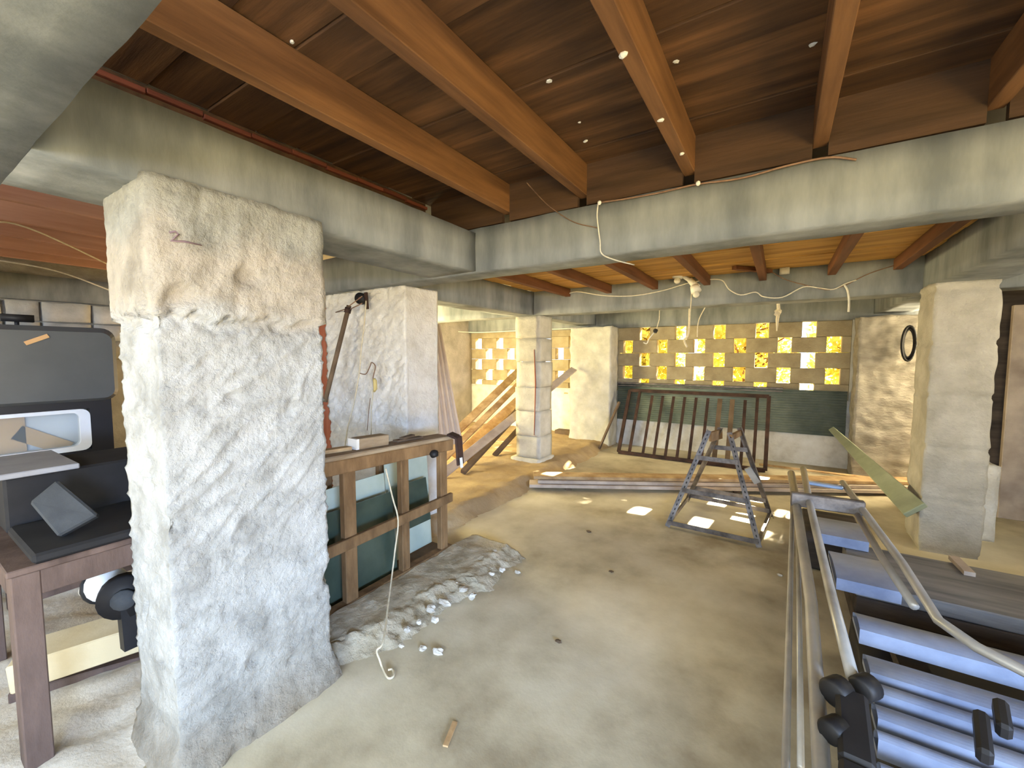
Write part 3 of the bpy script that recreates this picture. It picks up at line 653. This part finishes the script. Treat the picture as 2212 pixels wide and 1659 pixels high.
for c_, r in (((1806, 1492), .044), ((1866, 1484), .040), ((1800, 1575), .036)):
    p = PL(*c_); MB().tube([p + Vector((-.016, -.026, 0)), p + Vector((-.012, -.02, 0)), p + Vector((.02, .02, .0))], [r*.8, r, r], 18).build('hinge_knob', 'black_plastic', t)
MB().bar(PL(1838, 1500), PL(1852, 1660), 0.085, 0.05).bar(PL(1852, 1660), PL(1856, 1800), 0.085, 0.05).build('hinge_block', 'black_plastic', t, bevel=0.012)
MB().bar(PL(2118, 1545), PL(2128, 1640), 0.035, 0.05).bar(PL(2160, 1520), PL(2170, 1585), 0.035, 0.05).build('hinge_block', 'black_plastic', t, bevel=0.01)

bl = [(1768, 1106, 1150, 1858, 'short blue grey board farthest back under the aluminium ladder'),
      (1798, 1178, 1244, 1915, 'wide blue grey board under the middle of the aluminium ladder'),
      (1850, 1306, 1354, None, 'narrow blue grey board crossing to the right behind the bent rail'),
      (1872, 1394, 1446, None, 'broad blue grey board just in front of the brown gap'),
      (1886, 1454, 1490, None, 'narrow blue grey board level with the black hinge knobs'),
      (1890, 1498, 1546, None, 'blue grey board running under the small black hinge blocks'),
      (1893, 1556, 1592, None, 'blue grey board ending beside the small black hinge blocks'),
      (1900, 1624, 1668, None, 'blue grey board lowest in the right corner')]
for i, (px, y0_, y1_, xr, lab) in enumerate(bl):
    zz = 0.36 if i < 2 else 0.42 - 0.008*(i-2)
    pa = P(px, y0_, z=zz); pb = P(px, y1_, z=zz); x1_ = P(xr, (y0_+y1_)/2, z=zz).x if xr else 1.55
    yy0, yy1 = pb.y + .004, pa.y - .004; x0_ = (pa.x + pb.x)/2
    m = MB().grid(1, 10, lambda u, v: (x0_ + (x1_-x0_)*u, yy0 + (yy1-yy0)*v, zz - 0.02*(2*v-0.6)**2))
    nn = len(m.v)
    m.sm = False; m.box(x0_, x1_, yy0+.004, yy1-.004, zz-.075, zz-.055)
    m.f += [(0, 11, nn+1, nn), (10, nn+3, nn+2, 21)]
    o = one('blue_board', m, 'blue_board', lab, 'board', 'blue grey boards under the ladder')
for xx, lab in ((0.52, 'dark bearer under the left ends of the blue boards'), (1.35, 'dark bearer under the right ends of the blue boards')):
    one('dark_bearer', MB().box(xx-.05, xx+.05, 1.15, 2.60, 0.245, 0.30), 'dark_board', lab, 'bearer', 'bearers under the blue boards')
one('dark_tarpaulin', MB().rough(0.36, 2.4, 1.0, 2.75, -0.01, 0.22, 0.09, lambda p, n: 0.022*nz3(p, 5)), 'black_plastic', 'black tarpaulin heap beneath the blue boards', 'tarpaulin')
# dark timber stack behind
t0 = [(0.0, .10, 'dark_board', 'lowest dark timber of the stack by the right pillar'), (.10, .10, 'dark_board', 'middle dark timber of the stack by the right pillar'), (.20, .08, 'grey_board', 'grey topmost timber of the stack by the right pillar')]
for i, (z0, h, m_, lab) in enumerate(t0):
    one('timber', MB().box(0.42, 2.55-.06*i, 3.05+.01*i, 3.74-.02*i, z0, z0+h), m_, lab, 'timber', 'dark timbers by the right pillar', bevel=0.006)
one('ladder_prop', MB().box(0.20, 0.56, 3.78, 4.35, 0.0, 0.282), 'dark_board', 'dark crate under the far end of the aluminium ladder', 'crate', bevel=0.01)
one('wood_offcut', MB().bar(P(2060, 1205, z=.295), P(2095, 1240, z=.295), 0.05, 0.025), 'board_grey', 'pale offcut on the grey timber by the right pillar', 'offcut')
one('white_block', MB().rough(1.46, 1.60, 5.15, 5.4, 0.0, 0.66, 0.05, lambda p, n: 0.01*nz3(p, 6)), 'plaster', 'white block standing behind the right pillar', 'block')
struct(MB().box(1.42, 2.62, 6.05, 6.15, -0.1, 2.44).build('wall_right_far', 'dark_board'), 'dark boarded wall beyond the right pillar')
one('door_panel', MB().box(1.86, 2.5, 5.98, 6.04, 0.0, 2.08), 'board_grey', 'pale panel leaning at the far right edge', 'panel', bevel=0.006)

# ------------------------------------------------------------------ lamp and wires on the far beams
t = thing('twin_spotlight', 'white twin spotlight fixture on the far beam', 'lamp', P(1480, 600, y=4.96))
pl = lambda x, y, yy=4.95: P(x, y, y=yy)
MB().tube([pl(1472, 594), pl(1500, 612)], 0.022, 10).build('arm', 'white_paint', t)
MB().tube([pl(1490, 604, 4.93), pl(1506, 622, 4.93)], [0.03, 0.04], 12).build('mount_box', 'white_paint', t)
for (a_, b_) in (((1468, 580), (1463, 600)), ((1500, 618), (1504, 630))):
    hd = MB().tube([pl(*a_, 4.92), pl(*b_, 4.90)], [0.045, 0.055], 14).build('lamp_head', 'white_paint', t)
    q = pl(*b_, 4.90); MB().blob((q.x, q.y, q.z-0.03), 0.035, 1, 0.0, 12, 8).build('bulb', 'wire_white', hd, smooth=True)
q = pl(1466, 578, 4.90); MB().blob(q, 0.018, 1, 0.0, 8, 6).build('socket', 'black_plastic', t)
one('pull_cord', MB().tube([pl(1494, 622, 4.93), pl(1493, 650, 4.93), pl(1491, 674, 4.93)], 0.005, 6), 'rope', 'straight pull cord hanging from the twin spotlight', 'cord')
yb = 5.0
one('beam_wire', MB().tube([P(1218, 640, y=yb), P(1245, 630, y=yb), P(1300, 638, y=yb), P(1365, 639, y=yb), P(1430, 628, y=yb), P(1485, 612, y=yb), P(1530, 604, y=yb), P(1560, 606, y=yb), P(1575, 625, y=yb), P(1600, 637, y=yb), P(1632, 631, y=yb), P(1650, 641, y=yb), P(1690, 642, y=yb), P(1735, 620, y=yb), P(1770, 622, y=yb), P(1800, 625, y=yb), P(1828, 612, y=yb), P(1850, 605, y=yb)], 0.006, 6), 'wire_white', 'pale wire slung in loops along the far beam', 'wire')
one('beam_wire', MB().tube([P(1668, 588, y=yb), P(1700, 605, y=yb), P(1750, 618, y=yb), P(1790, 626, y=yb), P(1826, 616, y=yb), P(1880, 590, y=yb), P(1960, 565, y=yb)], 0.004, 6), 'wire_brown', 'thin dark wire crossing the right half of the far beam', 'wire')
one('white_cable_end', MB().tube([P(1824, 615, y=yb), P(1831, 628, y=yb), P(1834, 650, y=yb), P(1833, 674, y=yb)], 0.009, 8), 'wire_white', 'thick white cable end dropping from the far beam at right', 'cable')
t = thing('hanging_flex', 'flex with a dark lamp holder hanging before the left openings', 'cable', P(1417, 714, y=5.32))
yy = 5.32
MB().tube([P(1425, 664, y=yy), P(1424, 690, y=yy), P(1418, 712, y=yy)], 0.006, 6).build('flex', 'rope', t)
MB().blob(P(1416, 715, y=yy), 0.028, 2, 0.2, 8, 6).build('lamp_holder', 'black_plastic', t)
MB().tube([P(1413, 718, y=yy), P(1402, 732, y=yy), P(1397, 742, y=yy), P(1390, 740, y=yy)], 0.006, 6).build('flex_tail', 'wire_white', t)
one('curved_cord', MB().tube([P(1528, 655, y=5.32), P(1512, 685, y=5.32), P(1507, 705, y=5.32), P(1506, 728, y=5.32)], 0.006, 6), 'rope', 'curved cord hanging before the middle openings', 'cord')
one('hanging_twine', MB().tube([P(1490, 660, y=5.32), P(1487, 720, y=5.32), P(1478, 735, y=5.32), P(1484, 750, y=5.32)], 0.012, 6), 'rope', 'frayed twine dangling beside the curved cord', 'twine')
one('knotted_rag', MB().tube([P(1680, 644, y=5.32), P(1682, 672, y=5.32), P(1679, 690, y=5.32), P(1678, 715, y=5.32)], [0.014, 0.018, 0.016, 0.006], 8).blob(P(1681, 675, y=5.32), (0.036, 0.024, 0.03), 5, 0.5), 'rope', 'knotted rag hanging in front of the right openings', 'rag')
c = P(1962, 742, y=6.93); m = MB()
for k, r in enumerate((0.13, 0.115, 0.14)):
    m.tube([c + Vector((r*0.45*math.cos(a/12*math.pi), -0.012*k, r*1.5*math.sin(a/12*math.pi))) for a in range(25)], 0.014, 6)
one('cable_coil', m, 'black_plastic', 'black cable coil hung on the stained stone pier', 'cable')
one('packing_board', MB().bar(P(1586, 578, z=2.435), P(1664, 586, z=2.435), 0.05, 0.035), 'joist_dark', 'brown scrap board wedged on the far beam between joists', 'board')
one('junction_box', MB().rough(*sorted((P(1684, 580, y=4.96).x, P(1706, 580, y=4.96).x)), 4.95, 5.02, 2.40, 2.46, 0.03, lambda p, n: 0.002*nz3(p, 20)), 'plaster_grey', 'pale junction box on the far beam beside the scrap board', 'box')
# wires on the middle beam
one('ceiling_wire', MB().tube([P(1138, 395, z=2.6), P(1170, 430, y=2.42), P(1195, 452, y=2.42), P(1240, 480, y=2.42), P(1290, 492, y=2.42)], 0.003, 5), 'wire_brown', 'thin drooping wire at the left of the middle beam', 'wire')
one('beam_cable', MB().tube([P(1292, 440, y=2.40), P(1290, 470, y=2.40), P(1296, 520, y=2.415), P(1300, 548, y=2.41), P(1330, 562, z=2.19), P(1370, 572, z=2.19)], 0.004, 6), 'wire_white', 'pale cable running down the middle beam', 'cable')
one('beam_cable', MB().tube([P(1292, 438, y=2.41), P(1360, 428, y=2.41), P(1430, 415, y=2.41), P(1505, 398, y=2.41), P(1600, 385, y=2.41), P(1700, 358, y=2.41), P(1790, 340, y=2.41), P(1850, 345, y=2.41)], 0.005, 6), 'wire_brown', 'dark cable along the top edge of the middle beam', 'cable')
for px, py, lab in ((1295, 438, 'white cable clip where two cables meet on the middle beam'), (1508, 396, 'white cable clip below the third joist on the middle beam')):
    one('cable_clip', MB().blob(P(px, py, y=2.40), 0.012, 1, .1), 'white_paint', lab, 'clip')
# wires in the side bay and far room
one('side_wire', MB().tube([P(-40, 478, z=2.5), P(60, 492, z=2.48), P(235, 572, z=2.4), P(330, 620, z=2.35)], 0.006, 6), 'rope', 'slack tan wire below the red board ceiling', 'wire')
one('side_wire', MB().tube([P(-40, 556, x=-6.6), P(120, 585, x=-6.5), P(250, 632, x=-6.3), P(400, 690, x=-6.0)], 0.008, 6), 'wire_white', 'thin white wire in front of the stone wall beam', 'wire')
one('side_wire', MB().tube([P(930, 710, y=6.9), P(1020, 718, y=7.0), P(1126, 714, y=6.95), P(1245, 709, y=6.93)], 0.008, 6), 'wire_white', 'white line stretched across the far room', 'wire')

# ------------------------------------------------------------------ van
t = thing('van', 'dark grey van with a low rear window parked at far left', 'van', (-5.3, 0.1, 0.0))
def rrect(x, y0, y1, z0, z1, r, n=5):
    pts = []
    for cy_, cz_, a0 in ((y1-r, z1-r, 0), (y0+r, z1-r, 90), (y0+r, z0+r, 180), (y1-r, z0+r, 270)):
        for k in range(n+1):
            a_ = math.radians(a0 + 90*k/n); pts.append(Vector((x, cy_ + r*math.cos(a_), cz_ + r*math.sin(a_))))
    return pts
def loft(loops, cap0=True, cap1=True):
    m = MB(); n = len(loops[0])
    for lp in loops: m.v += [Vector(p) for p in lp]
    for i in range(len(loops)-1):
        for k in range(n): m.f.append((i*n+k, (i+1)*n+k, (i+1)*n+(k+1) % n, i*n+(k+1) % n))
    if cap0: m.f.append(tuple(range(n)))
    if cap1: m.f.append(tuple((len(loops)-1)*n + k for k in reversed(range(n))))
    return m
# upper rear panel, slightly proud, then the recessed black tail with a window
loft([rrect(-4.18, -0.95, 1.03, 1.29, 1.765, .06), rrect(-4.22, -0.98, 1.06, 1.27, 1.80, .08), rrect(-6.4, -0.98, 1.06, 1.27, 1.80, .08)]).build('upper_body', 'van_grey', t)
mbk = MB(); wy0, wy1, wz0, wz1 = -0.60, 0.90, 0.915, 1.215
mbk.box(-4.32, -4.24, -0.95, 1.02, wz1, 1.30).box(-4.32, -4.24, -0.95, 1.02, 0.30, wz0).box(-4.32, -4.24, -0.95, wy0, wz0, wz1).box(-4.32, -4.24, wy1, 1.02, wz0, wz1).build('tail_panel', 'van_black', t)
MB().box(-6.4, -4.32, -0.95, 1.02, 0.30, 0.80).build('lower_body', 'van_black', t)
MB().box(-6.4, -4.32, 0.97, 1.02, 0.8, 1.28).box(-6.4, -4.32, -0.95, -0.90, 0.8, 1.28).box(-6.4, -6.3, -0.95, 1.02, 0.8, 1.28).build('side_walls', 'van_black', t)
outer = rrect(-4.235, wy0-.0, wy1, wz0, wz1, .05); inner = rrect(-4.235, wy0+.05, wy1-.055, wz0+.035, wz1-.025, .04)
deep = rrect(-4.30, wy0+.05, wy1-.055, wz0+.035, wz1-.025, .04)
loft([outer, inner, deep], False, False).build('window_rim', 'white_rim', t)
loft([rrect(-4.262, wy0+.05, wy1-.055, wz0+.035, wz1-.025, .04), rrect(-4.266, wy0+.05, wy1-.055, wz0+.035, wz1-.025, .04)]).build('window_glass', 'van_glass', t)
MB().box(-4.40, -4.37, -0.85, 0.95, 0.81, 1.26).build('inner_panel', 'white_rim', t)
MB().box(-4.365, -4.35, -0.85, 0.60, 0.85, 1.18).bar((-4.357, 0.56, 1.08), (-4.357, 0.80, 0.92), 0.014, 0.10, (0, 0, 1)).build('card_sheet', 'tan_card', t)
p = P(238, 1095, x=-4.22); MB().bar(p + Vector((0, -.055, -.012)), p + Vector((0, .055, .012)), 0.012, 0.045).build('number_plate', 'white_rim', t)
p0, p1 = P(54, 742, x=-4.172), P(104, 725, x=-4.172); MB().bar(p0, p1, 0.006, 0.026).build('tape_strip', 'tan_card', t)
MB().tube([(-4.5, .62, 1.80), (-4.5, .62, 1.84)], 0.012, 8).bar((-4.5, .55, 1.86), (-4.5, .70, 1.86), 0.05, 0.05).build('roof_lamp', 'black_plastic', t)
for yy in (-0.8, 0.82):
    for xx in (-4.75, -6.0): MB().tube([(xx, yy-.1, .30), (xx, yy+.1, .30)], 0.30, 20).build('wheel', 'black_plastic', t)

# ------------------------------------------------------------------ table at the left edge and what is on and under it
t = thing('work_table', 'dark wooden work table at the left edge', 'table', (-2.75, 0.65, 0.0))
tx, ty = -2.32, 0.255
for xx, yy in ((tx, ty), (tx-.95, ty), (tx, ty+.78), (tx-.95, ty+.78)):
    MB().box(xx-.10, xx, yy, yy+.075, -0.02, 0.795).build('leg', 'table_wood', t, bevel=0.004)
MB().box(tx-.03, tx, ty+.075, ty+.78, 0.70, 0.795).build('apron', 'table_wood', t, bevel=0.003)
MB().box(tx-.95, tx-.10, ty, ty+.03, 0.70, 0.795).build('apron', 'table_wood', t, bevel=0.003)
MB().box(tx-1.06, tx+.01, ty-.01, ty+.88, 0.795, 0.82).build('top', 'table_wood', t, bevel=0.004)
MB().box(tx-.985, tx-.955, ty+.09, ty+.78, 0.30, 0.79).build('back_panel', 'table_wood', t)
mat('black_box', srgb(28, 27, 28), srgb(44, 42, 42), 4, 0.8)
t = thing('dark_case', 'black case with a pale flat lid on the work table', 'case', (-3.0, 0.6, 0.82))
MB().box(-3.20, -2.80, 0.31, 0.90, 0.82, 1.07).build('case_body', 'black_box', t, bevel=0.01)
MB().box(-3.28, -2.76, 0.28, 0.54, 1.07, 1.095).build('lid', 'lid_grey', t, bevel=0.004)
one('black_box', MB().box(-2.78, -2.31, 0.31, 0.93, 0.821, 0.86), 'black_box', 'low black box at the front of the work table', 'box', bevel=0.01)
p0 = P(62, 1090, y=.62); p1 = P(140, 1180, y=.52); p2 = P(215, 1110, y=.62); p3 = P(118, 1036, y=.72)
m = MB(); pp = [P(62, 1085, x=-2.52), P(125, 1160, x=-2.42), P(212, 1112, x=-2.42), P(122, 1036, x=-2.52)]
nn = (pp[1]-pp[0]).cross(pp[3]-pp[0]).normalized()*0.05
m.v = pp + [q - nn*(1 if nn.x > 0 else -1) for q in pp]; m.f = [(0,1,2,3), (7,6,5,4), (0,4,5,1), (1,5,6,2), (2,6,7,3), (3,7,4,0)]
one('tilted_box', m, 'grey_cloth', 'dark grey flat box tilted on the work table', 'box', bevel=0.008)
one('dark_bundle', MB().rough(-3.1, -2.36, 0.96, 1.08, 0.845, 0.92, 0.06, lambda p, n: 0.03*nz3(p, 7)), 'dark_cloth', 'dark cloth bundle at the back of the work table', 'bundle')
one('pale_beam', MB().bar(P(40, 1440, z=.17), P(320, 1352, z=.20), 0.22, 0.13), 'pale_board', 'thick pale board on the ground under the work table', 'board', bevel=0.006)
one('dark_plank', MB().bar(P(40, 1480, z=.05), P(330, 1400, z=.05), 0.20, 0.05), 'table_wood', 'dark plank below the pale board under the work table', 'plank', bevel=0.005)

t = thing('bench_grinder', 'white bench grinder with a black wheel under the work table', 'grinder', P(235, 1300, z=.28))
c = P(226, 1268, y=.60)
MB().tube([c + Vector((-.16, -.03, -.05)), c + Vector((-.05, -.01, .0)), c + Vector((.03, .0, .03)), c + Vector((.10, .02, .04))], [0.035, 0.055, 0.085, 0.06], 16).build('motor', 'white_paint', t)
MB().tube([c + Vector((.01, -.005, .02)), c + Vector((.025, -.002, .025))], 0.091, 16).build('band', 'black_plastic', t)
c2 = P(270, 1286, y=.60)
MB().tube([c2 + Vector((-.03, .01, 0)), c2 + Vector((.03, -.01, 0))], 0.095, 18).build('wheel', 'black_plastic', t)
MB().tube([c2 + Vector((.03, -.01, 0)), c2 + Vector((.05, -.02, 0))], 0.045, 12).build('hub', 'grey_cloth', t)
MB().bar(c2 + Vector((.0, 0, -.05)), c2 + Vector((.02, 0, -.24)), 0.06, 0.05, (0, 1, 0)).build('stand', 'black_plastic', t)

# ------------------------------------------------------------------ trees outside the pierced wall
random.seed(21)
rays = [Vector((hx, 7.4, hz)) for hx, hz in ((-0.84, 1.977), (-0.25, 1.977), (-0.25, 1.527))]
def tree(x, y, hgt, spread, lab, n=9500):
    t = thing('tree', lab, 'tree', (x, y, -0.12), 'trees outside the pierced wall')
    tr_ = MB().tube([(x, y, -.12), (x+.06, y, hgt*.4), (x-.05, y+.1, hgt*.8)], [.10, .08, .04], 8).build('trunk', 'bark', t)
    br = MB()
    for k in range(60):
        z0 = random.uniform(.15, .75)*hgt; a = random.uniform(0, 6.28); l = random.uniform(.5, 1.0)*spread
        p = Vector((x, y, z0)); q = p + Vector((math.cos(a)*l, math.sin(a)*l, random.uniform(.1, .7)))
        br.tube([p, p.lerp(q, .5) + Vector((0, 0, .05)), q], [.035, .025, .012], 6)
    br.build('branches', 'bark', t)
    lf = MB()
    for k in range(n):
        a = random.uniform(0, 6.28); r = spread*math.sqrt(random.random())*1.15
        c = Vector((x + math.cos(a)*r, y + math.sin(a)*r*0.7, random.uniform(.12, 1.15)*hgt))
        if any(((c-h) - SUN_DIR*((c-h).dot(SUN_DIR))).length < 0.24 for h in rays): continue
        u = Vector((random.gauss(0, 1), random.gauss(0, 1), random.gauss(0, 1))).normalized(); v = u.orthogonal().normalized()
        s_ = random.uniform(.05, .11); b = len(lf.v)
        lf.v += [c-u*s_, c+v*s_*.5, c+u*s_, c-v*s_*.5]; lf.f.append((b, b+1, b+2, b+3))
    o = lf.build('foliage', 'leaves', t); o['kind'] = 'stuff'
for i, (x, y, h, s_, lab) in enumerate(((-2.75, 10.2, 5.0, 0.84, 'leafy tree outside the leftmost wall openings'), (-0.65, 10.4, 5.2, 0.84, 'leafy tree outside the middle wall openings'), (1.4, 10.2, 5.0, 0.84, 'leafy tree outside the rightmost wall openings'), (3.6, 10.8, 5.2, 0.84, 'leafy tree outside beyond the right pier'))):
    tree(x, y, h, s_, lab)
